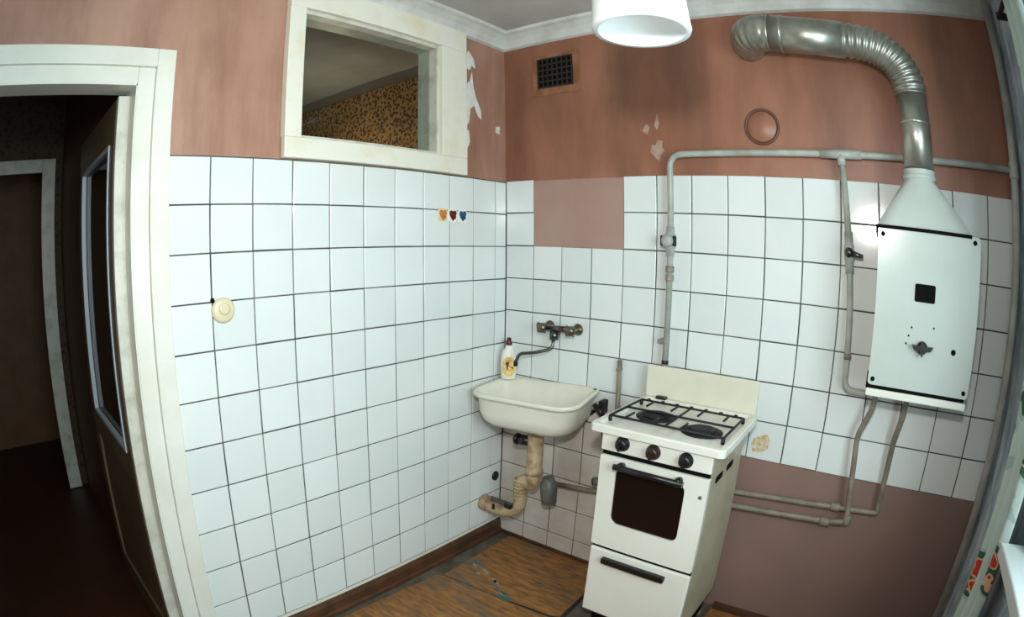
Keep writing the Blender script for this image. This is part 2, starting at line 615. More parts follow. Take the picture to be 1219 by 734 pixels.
def put_tile(parent, wall, a0, a1, z0, z1, g=.0047, m='tile'):
    wd, ht = round(a1 - a0 - g, 4), round(z1 - z0 - g, 4)
    if (wd, ht, m) not in _tm:
        _tm[(wd, ht, m)] = tile_mesh(wd, ht, M[m])
    o = bpy.data.objects.new('tile', _tm[(wd, ht, m)])
    o.parent = parent
    j = lambda s: random.uniform(-s, s)
    ca, cz = (a0 + a1) / 2 + j(.0006), (z0 + z1) / 2 + j(.0006)
    if wall == 'back':
        o.location = (ca, -.0008, cz)
        o.rotation_euler = (j(.004), j(.004), j(.004))
    else:
        o.location = (.0008, ca, cz)
        o.rotation_euler = (j(.004), j(.004), PI / 2 + j(.004))
    COL.objects.link(o)


# grout beds
MB().box((0, -1.586, .0), (.0022, -.0, ZT + .002)).build('grout', M['grout'], wall_left)
gb = MB()
gb.box((0, -.0022, .0), (.912, 0, 1.442))
gb.box((0, -.0022, 1.44), (.158, 0, ZT + .004))
gb.box((.611, -.0022, 1.44), (.914, 0, ZT + .004))
gb.box((.911, -.0022, .695), (XR, 0, ZT + .004))
gb.build('grout', M['grout'], wall_back)
# left wall tiles
ycol = [-.0866 - P * k for k in range(11)]
for r in range(12):
    z1 = ZT - r * P
    z0 = max(z1 - P, .0)
    if z1 - z0 < .12:
        continue
    for k in range(10):
        put_tile(wall_left, 'left', ycol[k + 1], ycol[k], z0, z1)
    put_tile(wall_left, 'left', ycol[0], -.007, z0, z1)
MB().box((0, -1.586, 0), (.0062, 0, ZT - 11 * P - .002)).build('plaster_strip', M['cream_paint'], wall_left)
# back wall tiles
B0 = .1613
xs = [.006] + [B0 + P * k for k in range(14)] + [XR - .004]
for r in range(12):
    z1 = ZT + .0055 - r * P
    z0 = max(z1 - P, .0)
    for k in range(len(xs) - 1):
        if r < 2 and 1 <= k <= 3:
            continue
        if r >= 7 and k > 5:
            continue
        put_tile(wall_back, 'back', xs[k], xs[k + 1], z0, z1, m='tile_soiled' if r >= 7 and k <= 5 else 'tile')
# untiled painted patch and painted dado
MB().box((.1613, -.0012, 1.445), (.6113, 0, ZT)).build('painted_patch', M['pale_pink'], wall_back)
MB().box((.914, -.0012, .0), (XR, 0, .694)).build('painted_dado', M['dado'], wall_back)
MB().prism([(1.225, .745), (1.235, .775), (1.262, .79), (1.29, .80), (1.305, .775), (1.30, .745), (1.27, .725), (1.24, .722)], 1, -.0074, -.0068).build('stain', M['stainpatch'], wall_back)


def blob(parent, name, pts, axis, a, b, m):
    return MB().prism(pts, axis, a, b).build(name, m, parent)


# flaked paint beside the transom window
for pts in ([(-.300, 2.30), (-.27, 2.335), (-.235, 2.30), (-.225, 2.255), (-.25, 2.265), (-.262, 2.24), (-.285, 2.245)],
            [(-.300, 2.15), (-.262, 2.19), (-.248, 2.235), (-.240, 2.17), (-.225, 2.12), (-.19, 2.06), (-.188, 2.015), (-.212, 2.03),
             (-.235, 2.075), (-.262, 2.055), (-.27, 1.99), (-.29, 1.97), (-.302, 2.04)],
            [(-.302, 1.94), (-.272, 1.955), (-.265, 1.90), (-.285, 1.865), (-.302, 1.85)],
            [(-.085, 2.00), (-.055, 2.005), (-.06, 1.965), (-.088, 1.972)]):
    blob(wall_left, 'bare_plaster', [(a_ + .012, b_) for a_, b_ in pts], 0, 0, .0007, M['bare'])
for pts in ([(.735, 1.84), (.742, 1.872), (.758, 1.868), (.768, 1.89), (.79, 1.885), (.786, 1.862), (.797, 1.845), (.778, 1.826), (.775, 1.80), (.757, 1.818)],
            [(.70, 1.93), (.72, 1.96), (.735, 1.945), (.725, 1.915)], [(.755, 1.95), (.77, 2.0), (.778, 1.96), (.768, 1.93)]):
    blob(wall_back, 'faded_paint', pts, 1, -.0005, 0, M['faded'])

# right wall with the window opening (just outside the frame)
RY0, RY1, RZ0, RZ1 = -2.38, -.78, .85, 2.2
rw = MB()
rw.box((XR, RY1, -.05), (XR + .3, .0, ZC))
rw.box((XR, RY0, -.05), (XR + .3, RY1, RZ0 - .04))
rw.box((XR, RY0, RZ1), (XR + .3, RY1, ZC))
rw.box((XR, YF, -.05), (XR + .3, RY0, ZC))
struct('wall_right', 'right wall in blue grey wallpaper', rw, M['bluepaper'])
struct('wall_front', 'pink wall behind the viewer', MB().box((-TH, YF - .1, -.08), (XR + .3, YF, ZC)), M['pink'])
w2 = empty('window_2', (XR + .15, (RY0 + RY1) / 2, RZ0), 'kitchen window with white frame above the white sill', None, None, 'structure')
fx0, fx1 = XR + .13, XR + .18
MB().box((fx0, RY0, RZ0), (fx1, RY0 + .06, RZ1)).box((fx0, RY1 - .06, RZ0), (fx1, RY1, RZ1)).box((fx0, RY0, RZ0), (fx1, RY1, RZ0 + .06)) \
    .box((fx0, RY0, RZ1 - .06), (fx1, RY1, RZ1)).box((fx0, -1.61, RZ0), (fx1, -1.56, RZ1)).build('window_frame', M['white_paint'], w2)
MB().box((fx0 + .02, RY0, RZ0), (fx0 + .024, RY1, RZ1)).build('pane', M['glass'], w2)
MB().box((2.165, -2.45, RZ0 - .04), (XR, -.685, RZ0), .006).box((XR, RY0, RZ0 - .04), (XR + .2, RY1, RZ0)).build('window_sill', M['sill'], w2)

# baseboards
struct('baseboard_left', 'dark brown baseboard under the left tiles',
       MB().prism([(.006, 0), (.034, 0), (.034, .014), (.024, .020), (.022, .056), (.014, .072), (.006, .074)], 1, -1.58, 0), M['baseboard'])
struct('baseboard_back', 'thin dark strip where the back wall meets the floor',
       MB().box((.03, -.018, 0), (.70, -.006, .014)).box((1.22, -.03, 0), (XR, -.0012, .022)), M['baseboard'])

# door casing (kitchen side)
cas = MB()
for (i0, i1, t) in ((.0, .055, .016), (.055, .115, .028)):
    cas.box((0, DY1 + i0, 0), (t, DY1 + i1, DZ + i1), .003)
    cas.box((0, DY0 - i1, 0), (t, DY0 - i0, DZ + i1), .003)
    cas.box((0, DY0 - i0, DZ + i0), (t, DY1 + i0, DZ + i1), .003)
cas.box((-TH, DY1 - .004, 0), (.016, DY1, DZ)).box((-TH, DY0, 0), (.016, DY0 + .004, DZ)).box((-TH, DY0, DZ - .004), (.016, DY1, DZ))
struct('trim_3', 'white stepped wooden casing around the open doorway', cas, M['white_paint'])

# door leaf swung into the hall
d1 = empty('door_1', (-.055, -1.700, 0), 'white door with a tall glass pane standing open into the dark hall', None, None, 'structure')
dirv = Vector((-.83, .021, 0)).normalized()
nrm = Vector((dirv.y, -dirv.x, 0))          # towards +y side
if nrm.y < 0:
    nrm = -nrm


def leafbox(mb, u0, u1, t0, t1, z0, z1):
    o = Vector((-.055, -1.735, 0))
    c = []
    for z in (z0, z1):
        for (u, t) in ((u0, t0), (u1, t0), (u1, t1), (u0, t1)):
            c.append(mb.bm.verts.new(o + dirv * u + nrm * t + Vector((0, 0, z))))
    for f in ((0, 1, 2, 3), (4, 5, 6, 7), (0, 1, 5, 4), (1, 2, 6, 5), (2, 3, 7, 6), (3, 0, 4, 7)):
        mb.bm.faces.new([c[k] for k in f])


LW = .80
a = MB()
leafbox(a, 0, .10, 0, .036, .012, 1.935)
leafbox(a, LW - .09, LW, 0, .036, .012, 1.935)
leafbox(a, .10, LW - .09, 0, .036, 1.80, 1.935)
leafbox(a, .10, LW - .09, 0, .036, .72, .82)
leafbox(a, .10, LW - .09, 0, .036, .012, .13)
a.build('door_frame', M['leaf'], d1)
a = MB()
leafbox(a, -.003, .0, 0, .036, .012, 1.935)
a.build('hinge_edge', M['worn_white'], d1)
a = MB()
leafbox(a, .0, .028, -.0006, .0, .012, 1.935)
a.build('hinge_stile', M['worn_white'], d1)
a = MB()
leafbox(a, .10, LW - .09, .010, .026, .13, .72)
a.build('door_panel', M['leaf'], d1)
a = MB()
leafbox(a, .10, LW - .09, .016, .020, .82, 1.80)
a.build('pane', M['glass_door'], d1)
a = MB()
for (u0, u1, z0, z1) in ((.10, .115, .82, 1.80), (LW - .105, LW - .09, .82, 1.80), (.115, LW - .105, .82, .835), (.115, LW - .105, 1.785, 1.80)):
    leafbox(a, u0, u1, -.004, .014, z0, z1)
a.build('glazing_bead', M['bead'], d1)

# transom window
w1 = empty('window_1', (0, (WY0 + WY1) / 2, WZ0), 'small fixed window with cream frame high in the left wall', None, None, 'structure')
f = MB()
oy0, oy1, oz0, oz1 = -1.187, -.306, 1.744, 2.400
iy0, iy1, iz0, iz1 = WY0, WY1, WZ0, WZ1
f.box((.0065, oy0, oz0), (.034, oy1, iz0), .003).box((.001, oy0, iz1), (.034, oy1, oz1), .003)
f.box((.001, oy0, iz0), (.034, iy0, iz1), .003).box((.001, iy1, iz0), (.034, oy1, iz1), .003)
f.build('window_frame', M['cream_paint'], w1)
f = MB()
for (a0, b0, a1, b1) in ((iy0, iz0, iy1, iz0 + .012), (iy0, iz1 - .014, iy1, iz1), (iy0, iz0 + .012, iy0 + .008, iz1 - .014), (iy1 - .012, iz0 + .012, iy1, iz1 - .014)):
    f.box((-TH + .001, a0, b0), (.012, a1, b1))
f.build('window_reveal', M['worn_white'], w1)
MB().box((-.034, iy0 + .006, iz0 + .01), (-.030, iy1 - .01, iz1 - .01)).build('pane', M['glass'], w1)

# hall beyond the doorway
HX, HY1, HY0 = -2.06, -1.645, -3.0
struct('floor_hall', 'dark brown painted hall floor', MB().box((HX - 1.2, HY0, -.08), (0, HY1, -.006)), M['hallfloor'])
struct('wall_hall_right', 'brown wall along the hall', MB().box((HX - .08, HY1, -.08), (-TH, HY1 + .05, ZC)), M['hallwall'])
struct('wall_hall_left', 'brown wall on the far side of the hall', MB().box((HX - .08, HY0 - .05, -.08), (-TH, HY0, ZC)), M['hallwall'])
h = MB()
h.box((HX - .08, HY0, 2.045), (HX, HY1, ZC)).box((HX - .08, -1.74, 0), (HX, HY1, 2.045)).box((HX - .08, HY0, 0), (HX, -2.62, 2.045))
struct('wall_hall_end', 'patterned wallpaper at the end of the hall', h, M['paper_lattice'])
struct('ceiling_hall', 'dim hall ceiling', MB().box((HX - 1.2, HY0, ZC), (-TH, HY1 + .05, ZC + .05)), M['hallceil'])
h = MB()
h.box((HX, -1.785, 0), (HX + .025, -1.695, 2.09), .003).box((HX, -2.67, 0), (HX + .025, -2.58, 2.09), .003).box((HX, -2.58, 2.005), (HX + .025, -1.785, 2.09), .003)
struct('trim_4', 'pale casing of the doorway at the end of the hall', h, M['worn_white'])
h = MB()
h.box((HX - 1.2, HY0, -.08), (HX - 1.15, HY1, ZC)).box((HX - 1.2, HY1, -.08), (HX - .08, HY1 + .05, ZC)).box((HX - 1.2, HY0 - .05, -.08), (HX - .08, HY0, ZC))
struct('wall_far_room', 'unlit room behind the far doorway', h, M['hallwall'])

# room behind the transom window
struct('wall_bath_back', 'gold patterned wallpaper in the room behind the small window', MB().box((-2.4, .05, 0), (-TH, .1, ZC)), M['paper_gold'])
struct('trim_5', 'plain border above the wallpaper behind the small window', MB().box((-2.4, .044, 2.41), (-TH, .05, ZC)), M['hallceil'])
struct('wall_bath_side', 'far wall of the room behind the small window', MB().box((-2.45, HY1 + .05, 0), (-2.4, .1, ZC)), M['paper_gold'])
struct('ceiling_bath', 'grey ceiling of the room behind the small window', MB().box((-2.45, HY1 + .05, ZC), (-TH, .1, ZC + .05)), M['ceiling'])
struct('floor_bath', 'floor of the room behind the small window', MB().box((-2.45, HY1 + .05, -.05), (-TH, .1, 0)), M['hallfloor'])
bl = bpy.data.lights.new('room_lamp', 'POINT')
bl.energy = 5
bl.color = (1.0, .80, .56)
bl.shadow_soft_size = .05
blo = bpy.data.objects.new('room_lamp', bl)
COL.objects.link(blo)
blo.location = (-1.05, -.28, 1.80)

# ------------------------------------------------------------------ gas stove
st = empty('gas_stove', (1.0, -.28, 0), 'narrow cream enamel two-burner gas stove with black oven handle against the back wall', 'stove')
SX0, SX1, SYF, SYB = .817, 1.208, -.482, -.075
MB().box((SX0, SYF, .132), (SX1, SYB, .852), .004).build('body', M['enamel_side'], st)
MB().box((SX0 + .02, SYF + .03, .035), (SX1 - .02, SYB - .03, .133)).build('plinth', M['dark'], st)
for sx in (SX0 + .03, SX1 - .03):
    for sy in (SYF + .03, SYB - .03):
        MB().ring([(.014, 0), (.018, .006), (.014, .012), (.012, .036)], (sx, sy, 0), (0, 0, 1), 14).build('foot', M['greydrain'], st)
# hob plate with raised rim
hp = MB()
PX0, PX1, PY0, PY1, PZ0, PZ1 = .767, 1.250, -.515, -.052, .853, .879
hpo = rrect(PX0, PX1, PY0, PY1, .022)
prof = [(hpo, PZ0), (hpo, PZ1 - .004), (rrect(PX0 + .004, PX1 - .004, PY0 + .004, PY1 - .004, .019), PZ1),
        (rrect(PX0 + .022, PX1 - .022, PY0 + .022, PY1 - .022, .014), PZ1), (rrect(PX0 + .030, PX1 - .030, PY0 + .030, PY1 - .030, .012), PZ1 - .010)]
prev = None
for loop, z in prof:
    rowv = [hp.bm.verts.new((x, y, z)) for x, y in loop]
    if prev:
        for k in range(len(rowv)):
            j = (k + 1) % len(rowv)
            hp.bm.faces.new([prev[k], prev[j], rowv[j], rowv[k]])
    else:
        hp.bm.faces.new(rowv)
    prev = rowv
hp.bm.faces.new(prev)
hp.build('hob_plate', M['enamel'], st)
MB().box((.768, -.062, .878), (1.238, -.044, 1.004), .005).build('raised_lid', M['lid'], st)
for hx in (.845,):
    MB().box((hx - .022, -.085, .878), (hx + .022, -.055, .889), .003).build('lid_hinge', M['black'], st)
# grate
g = MB()
gz = .889
gx0, gx1, gy0, gy1 = .80, 1.215, -.425, -.165
for (p, q) in (((gx0, gy0), (gx1, gy0)), ((gx0, gy1), (gx1, gy1)), ((gx0, gy0), (gx0, gy1)), ((gx1, gy0), (gx1, gy1)), ((1.005, gy0), (1.005, gy1)),
               ((gx0, -.295), (gx1, -.295))):
    g.tube([(p[0], p[1], gz), (q[0], q[1], gz)], .0046, 6)
for cx in (.905, 1.11):
    for sx in (-.05, .05):
        g.tube([(cx + sx, gy1, gz), (cx + sx, -.24, gz)], .0045, 6)
        g.tube([(cx + sx, gy0, gz), (cx + sx, -.35, gz)], .0045, 6)
for fxx in (gx0, gx1):
    for fy in (gy0, gy1):
        g.ring([(.007, 0), (.007, .02)], (fxx, fy, .869), (0, 0, 1), 8)
for k in range(7):
    xx = gx0 + .03 + k * (gx1 - gx0 - .06) / 6
    g.ring([(.008, 0), (.0075, .007), (0, .009)], (xx, gy1, gz), (0, 0, 1), 8)
g.build('grate', M['iron'], st)
for cx, cy in ((.915, -.285), (1.115, -.345)):
    b_ = MB().ring([(.074, 0), (.074, .003), (.050, .006), (.046, .012), (0, .013)], (cx, cy, .869), (0, 0, 1), 24).build('burner', M['iron'], st)
    MB().ring([(.050, 0), (.052, .004), (.034, .009), (0, .010)], (cx, cy, .876), (0, 0, 1), 24).build('burner_cap', M['iron'], b_)
# front: control strip, oven door, drawer
MB().box((SX0 - .004, -.500, .790), (SX1 + .004, SYF, .853), .003).build('control_panel', M['enamel'], st)
MB().box((SX0, -.492, .774), (SX1, SYF, .792)).build('dark_gap', M['dark'], st)
for i, (kx, kz) in enumerate(((.893, .826), (1.006, .822), (1.122, .820))):
    k = MB().ring([(.0255, 0), (.0255, .004), (.0215, .006), (.020, .022), (.016, .026), (0, .026)], (kx, -.500, kz), (0, -1, 0), 24).build(
        'knob', M['brown_black'] if i == 1 else M['black'], st)
    MB().box((kx - .004, -.536, kz - .018), (kx + .004, -.524, kz + .018), .002).build('knob_grip', M['brown_black'] if i == 1 else M['black'], k)
od = MB()
dz0, dz1 = .432, .774
outer = rrect(SX0 - .003, SX1 + .003, dz0, dz1, .008)
inner = rrect(.876, 1.133, .530, .738, .026)
n_ = len(outer)
for ya, yb in ((-.502, -.502), ):
    pass
vo = [od.bm.verts.new((x, -.502, z)) for x, z in outer]
vi = [od.bm.verts.new((x, -.502, z)) for x, z in inner]
vo2 = [od.bm.verts.new((x, SYF, z)) for x, z in outer]
vi2 = [od.bm.verts.new((x, -.492, z)) for x, z in inner]
for k in range(n_):
    j = (k + 1) % n_
    od.bm.faces.new([vo[k], vo[j], vi[j], vi[k]])
    od.bm.faces.new([vo[k], vo[j], vo2[j], vo2[k]])
    od.bm.faces.new([vi[k], vi[j], vi2[j], vi2[k]])
odo = od.build('oven_door', M['enamel'], st)
MB().prism(inner, 1, -.494, -.484).build('oven_window', M['glass_dark'], odo)
hd = MB().tube(fillet([(.882, -.532, .752), (1.132, -.532, .750)], .01), .0105, 10)
for hx in (.902, 1.112):
    hd.ring([(.011, 0), (.014, .012), (.0145, .03), (.010, .036)], (hx, -.502, .752), (0, -1, 0), 12)
hd.build('oven_handle', M['black'], odo)
MB().box((SX0, -.492, .416), (SX1, SYF, .434)).build('dark_gap', M['dark'], st)
dr = MB().box((SX0 - .003, -.502, .135), (SX1 + .003, SYF, .418), .006).build('drawer', M['enamel'], st)
MB().box((.872, -.524, .372), (1.122, -.502, .394), .004).build('drawer_handle', M['black'], dr)
for sy in (-.375, -.245):
    MB().prism(rrect(sy - .042, sy + .042, .728, .752, .011), 0, SX1 - .002, SX1 + .0012).build('side_slot', M['dark'], st)
MB().ring([(.006, 0), (.006, .004), (0, .005)], (1.19, -.502, .71), (0, -1, 0), 10).build('screw', M['greydrain'], odo)

# ------------------------------------------------------------------ sink
sk = empty('wall_sink', (.28, -.17, .70), 'cream enamel sink bracketed in the corner under the faucet', 'sink')
C4 = [Vector((.022, -.010, .832)), Vector((.537, -.010, .857)), Vector((.592, -.325, .837)), Vector((.046, -.335, .816))]


def bil(u, v, dz=0):
    p = C4[0] * (1 - u) * (1 - v) + C4[1] * u * (1 - v) + C4[2] * u * v + C4[3] * (1 - u) * v
    return p + Vector((0, 0, dz))


def uvring(mu, mv, r, off=0, n=6):
    """rounded rectangle in the unit square with margins"""
    out = []
    for (cu, cv, a0, back) in ((1 - mu, mv + off, -90, 1), (1 - mu, 1 - mv, 0, 0), (mu, 1 - mv, 90, 0), (mu, mv + off, 180, 1)):
        rr = r * (.35 if back else 1)
        su = -1 if cu > .5 else 1
        sv = -1 if cv > .5 else 1
        cx, cy = cu + su * rr * .62, cv + sv * rr
        for k in range(n + 1):
            a = math.radians(a0 + 90 * k / n)
            out.append((cx + rr * .62 * math.cos(a), cy + rr * math.sin(a)))
    return out


rings = [
    (uvring(.012, .012, .28), -.016), (uvring(.0, .0, .29), -.012), (uvring(.0, .0, .29), -.002), (uvring(.008, .01, .28), .003), (uvring(.022, .03, .26), .002),
    (uvring(.045, .06, .24, .04), -.010), (uvring(.065, .09, .26, .04), -.060), (uvring(.12, .16, .27, .04), -.108), (uvring(.28, .33, .2, .06), -.122),
    (uvring(.46, .46, .04), -.126),
]
sb = MB()
prev = None
for uv, dz in rings:
    rowv = [sb.bm.verts.new(bil(u, v, dz)) for u, v in uv]
    if prev:
        for k in range(len(rowv)):
            j = (k + 1) % len(rowv)
            sb.bm.faces.new([prev[k], prev[j], rowv[j], rowv[k]]).smooth = True
    prev = rowv
sb.bm.faces.new(prev)
# outer shell
prev = None
for uv, dz in [(uvring(.012, .012, .28), -.016), (uvring(.03, .045, .26), -.018), (uvring(.036, .055, .27, .0), -.030), (uvring(.042, .062, .28, .0), -.085),
               (uvring(.065, .085, .30, .0), -.122), (uvring(.11, .14, .30), -.142), (uvring(.20, .24, .24), -.152), (uvring(.40, .40, .1), -.155)]:
    rowv = [sb.bm.verts.new(bil(u, v, dz)) for u, v in uv]
    if prev:
        for k in range(len(rowv)):
            j = (k + 1) % len(rowv)
            sb.bm.faces.new([prev[k], prev[j], rowv[j], rowv[k]]).smooth = True
    prev = rowv
sb.bm.faces.new(prev)
sko = sb.build('basin', M['sink'], sk)
q = bil(.5, .5, -.127)
MB().ring([(.030, 0), (.028, .004), (.012, .005), (0, .003)], q, (0, 0, 1), 20).build('drain_grid', M['greydrain'], sk)
q = bil(.965, .10, .002)
MB().ring([(.008, 0), (.008, .003), (0, .005)], q, (0, 0, 1), 10).build('screw', M['greydrain'], sk)
MB().box((.555, -.06, .76), (.575, -.008, .815)).box((.50, -.11, .745), (.515, -.008, .757)).build('bracket', M['iron'], sk)

# drain
dr_ = empty('drain_pipe', (.31, -.16, .0), 'rust-stained iron drain trap hanging below the sink into the left wall', 'pipe')
dr_.location = (.31, -.16, .60)
MB().ring([(.030, .235), (.033, .20), (.036, .17), (.036, .03), (.041, .026), (.041, .008), (.030, 0)], (.315, -.165, .452), (0, 0, 1), 22).build('tailpiece', M['rust'], dr_)
MB().tube([(.285, -.165, .605), (.225, -.165, .600)], [.022, .024], 14).ring([(.026, 0), (.026, .016)], (.225, -.165, .600), (-1, 0, 0), 14).build('overflow_nut', M['black'], dr_)
pts = fillet([(.315, -.165, .465), (.315, -.165, .395), (.245, -.16, .415), (.245, -.16, .25), (.13, -.155, .205), (-.0, -.145, .215)], .075, 8)
MB().tube(pts, .030, 16).build('trap', M['rust'], dr_)
rb = MB()
for k in range(6):
    rb.ring([(.030, -.006), (.0345, -.003), (.0345, .003), (.030, .006)], (.243, -.16, .405 - k * .017), (0, 0, 1), 18, cap=False)
rb.build('ribbed_collar', M['rust'], dr_)
MB().ring([(.030, 0), (.040, .004), (.040, .03), (.032, .036)], (.008, -.146, .214), (1, .05, 0), 18).build('wall_collar', M['rust'], dr_)
MB().ring([(.022, 0), (.034, .006), (.038, .05), (.040, .10), (.030, .115), (.026, .13)], (.385, -.13, .315), (-.1, 0, 1), 18).build('cleanout_cup', M['greydrain'], dr_)
MB().box((.10, -.200, .268), (.225, -.186, .290), .003).build('strap', M['chrome'], dr_)
MB().box((.185, -.206, .262), (.225, -.186, .282), .003).build('strap_clip', M['black'], dr_)
MB().box((.105, -.194, .222), (.118, -.184, .25), .002).build('strap_bolt', M['black'], dr_)

tag(MB().ring([(.024, 0), (.024, .008), (.018, .012), (0, .012)], (.006, -.055, .326), (1, 0, 0), 18).build('pipe_plug', M['black']),
    'round black plug in the left tiles low in the corner', 'plug')

# faucet
fa = empty('wall_faucet', (.33, -.04, 1.075), 'tarnished two-handle wall faucet with swan-neck spout over the sink', 'faucet')
MB().tube([(.262, -.052, 1.092), (.405, -.052, 1.096)], .014, 14).ring([(.020, 0), (.022, .02), (.016, .04)], (.312, -.052, 1.045), (0, 0, 1), 14).build('body', M['chrome'], fa)
for hx in (.262, .408):
    k = MB().ring([(.021, 0), (.026, .006), (.021, .014), (.012, .018), (.012, .048)], (hx, -.006, 1.094), (0, -1, 0), 18).build('inlet', M['brass'], fa)
    hm = MB().ring([(.011, 0), (.021, .006), (.022, .022), (.016, .03), (0, .031)], (hx, -.062, 1.094), (0, -1, 0), 16)
    for t in range(4):
        aa = PI / 4 + t * PI / 2
        hm.ring([(.006, 0), (.007, .012), (0, .016)], (hx + .014 * math.cos(aa), -.078, 1.094 + .014 * math.sin(aa)), (math.cos(aa), 0, math.sin(aa)), 8)
    hm.build('handle', M['brass'], fa)
MB().ring([(.010, 0), (.010, .006), (0, .008)], (.350, -.066, 1.090), (0, -1, 0), 12).build('red_button', M['red'], fa)
sp = fillet([(.312, -.055, 1.05), (.312, -.065, 1.005), (.245, -.105, .985), (.178, -.125, .975), (.165, -.13, .935)], .025, 6)
MB().tube(sp, .0075, 10).build('spout', M['chrome'], fa)
MB().ring([(.0095, 0), (.0095, .02), (.0075, .024)], (.165, -.13, .918), (0, 0, 1), 12).build('spout_tip', M['iron'], fa)
tag(MB().ring([(.011, 0), (.011, .004), (.007, .008), (0, .008)], (.198, -.006, 1.092), (0, -1, 0), 14).build('wall_plug', M['black']),
    'small black plug in the tiles left of the faucet', 'plug')

# detergent bottle on the sink ledge
bo = empty('detergent_bottle', (.074, -.062, .836), 'white detergent bottle with maroon cap and yellow label on the sink corner', 'bottle')
MB().ring([(.030, 0), (.036, .004), (.037, .06), (.036, .10), (.030, .125), (.017, .145), (.014, .156)], (.074, -.062, .8365), (.0, 0, 1), 22).build('body', M['soap'], bo)
MB().ring([(.014, 0), (.015, .012), (.011, .020), (.009, .034), (0, .036)], (.074, -.062, .992), (0, 0, 1), 16).build('cap', M['maroon'], bo)
va = Vector((1.0, -1.15, 0)).normalized()
lt = MB()
ov = []
for k in range(25):
    pass
cols = []
for i in range(9):
    ang = math.atan2(va.y, va.x) + math.radians(-52 + 13 * i)
    hh = .046 * math.sqrt(max(0.02, 1 - ((i - 4) / 4.3) ** 2))
    cols.append([lt.bm.verts.new((.074 + .0374 * math.cos(ang), -.062 + .0374 * math.sin(ang), .836 + .062 + s * hh)) for s in (-1, -.5, 0, .5, 1)])
for a_, b_ in zip(cols, cols[1:]):
    for k in range(4):
        lt.bm.faces.new([a_[k], a_[k + 1], b_[k + 1], b_[k]]).smooth = True
lbl = lt.build('label', M['label_yellow'], bo)


def decal(cx, cz, rx, rz, m, seed):
    rnd = random.Random(seed)
    d = MB()
    ctr = math.atan2(va.y, va.x) + cx
    vs_ = []
    for k in range(14):
        t = 2 * PI * k / 14
        rr = .75 + .35 * rnd.random()
        an = ctr + rx * rr * math.cos(t) / .038
        vs_.append(d.bm.verts.new((.074 + .0379 * math.cos(an), -.062 + .0379 * math.sin(an), .836 + cz + rz * rr * math.sin(t))))
    d.bm.faces.new(vs_)
    return d.build('label_print', m, lbl)


decal(-.22, .074, .008, .012, M['label_dark'], 1)
decal(.08, .055, .017, .010, M['label_dark'], 2)
decal(-.05, .088, .012, .006, M['orange'], 3)

# small stop valve right of the sink, and old vertical stub
sv = empty('stop_valve', (.565, -.02, .77), 'black stop valve on a short pipe between sink and stove', 'valve')
MB().tube(fillet([(.565, -.004, .772), (.565, -.045, .772), (.575, -.045, .70), (.59, -.026, .60), (.59, -.026, .445)], .02), .009, 10).build('pipe', M['pipe_old'], sv)
MB().tube([(.535, -.055, .795), (.585, -.075, .765)], [.011, .013], 10).ring([(.013, 0), (.013, .03)], (.565, -.035, .772), (0, -1, 0), 12).build('handle', M['black'], sv)
MB().ring([(.018, 0), (.018, .012), (.010, .014), (.010, .03), (.019, .032), (.019, .046), (0, .05)], (.59, -.035, .450), (-.3, -1, .3), 14).build('tap', M['greydrain'], sv)
vp = empty('pipe_stub', (.632, -.016, .98), 'thin old vertical pipe on the tiles behind the left edge of the stove', 'pipe')
MB().tube([(.622, -.018, .992), (.632, -.018, .52)], .011, 10).ring([(.013, 0), (.013, .05)], (.629, -.018, .80), (0, 0, -1), 10).build('tube', M['pipe_old'], vp)
MB().box((.614, -.034, .95), (.632, -.004, .958)).build('clip', M['pipe_old'], vp)

# ------------------------------------------------------------------ water heater
wh = empty('water_heater', (1.84, -.13, 1.07), 'cream enamel gas water heater on the right of the back wall', 'water heater')
HX0, HX1, HYF, HZ0, HZ1 = 1.656, 2.028, -.245, 1.098, 1.580
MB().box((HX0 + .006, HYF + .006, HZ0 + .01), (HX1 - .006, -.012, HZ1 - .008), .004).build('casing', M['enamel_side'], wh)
MB().prism(rrect(HX0, HX1, HZ0, HZ1, .012), 1, -.262, HYF).build('front_cover', M['heater_enamel'], wh)
MB().box((HX0 - .004, HYF - .012, 1.085), (HX1 - .01, -.03, 1.10)).build('dark_gap', M['dark'], wh)
MB().box((HX0 - .002, HYF - .020, 1.062), (HX1 - .002, -.02, 1.086), .004).build('burner_tray', M['enamel'], wh)
MB().prism(rrect(1.792, 1.866, 1.366, 1.420, .006), 1, -.2645, -.258).build('pilot_window', M['dark'], wh)
kb = MB().ring([(.020, 0), (.020, .012), (.014, .02), (0, .021)], (1.834, -.262, 1.232), (0, -1, 0), 18).build('control_knob', M['black'], wh)
MB().prism([(1.796, 1.240), (1.805, 1.226), (1.826, 1.222), (1.834, 1.206), (1.842, 1.222), (1.864, 1.226), (1.873, 1.240), (1.846, 1.238), (1.834, 1.252), (1.822, 1.238)],
           1, -.290, -.274).build('knob_wing', M['black'], kb)
MB().ring([(.009, 0), (.009, .002), (0, .0025)], (1.951, -.262, 1.232), (0, -1, 0), 14).build('sight_hole', M['dark'], wh)
for (ax_, az_) in ((1.790, 1.288), (1.870, 1.294), (1.775, 1.238), (1.782, 1.262)):
    MB().ring([(.0035, 0), (.0035, .001), (0, .0012)], (ax_, -.262, az_), (0, -1, 0), 8).build('dial_mark', M['dark'], wh)
for (ax_, az_) in ((1.673, 1.556), (2.006, 1.562), (1.673, 1.116), (2.010, 1.116)):
    MB().ring([(.0075, 0), (.0075, .003), (0, .004)], (ax_, -.262, az_), (0, -1, 0), 12).build('screw', M['dark'], wh)
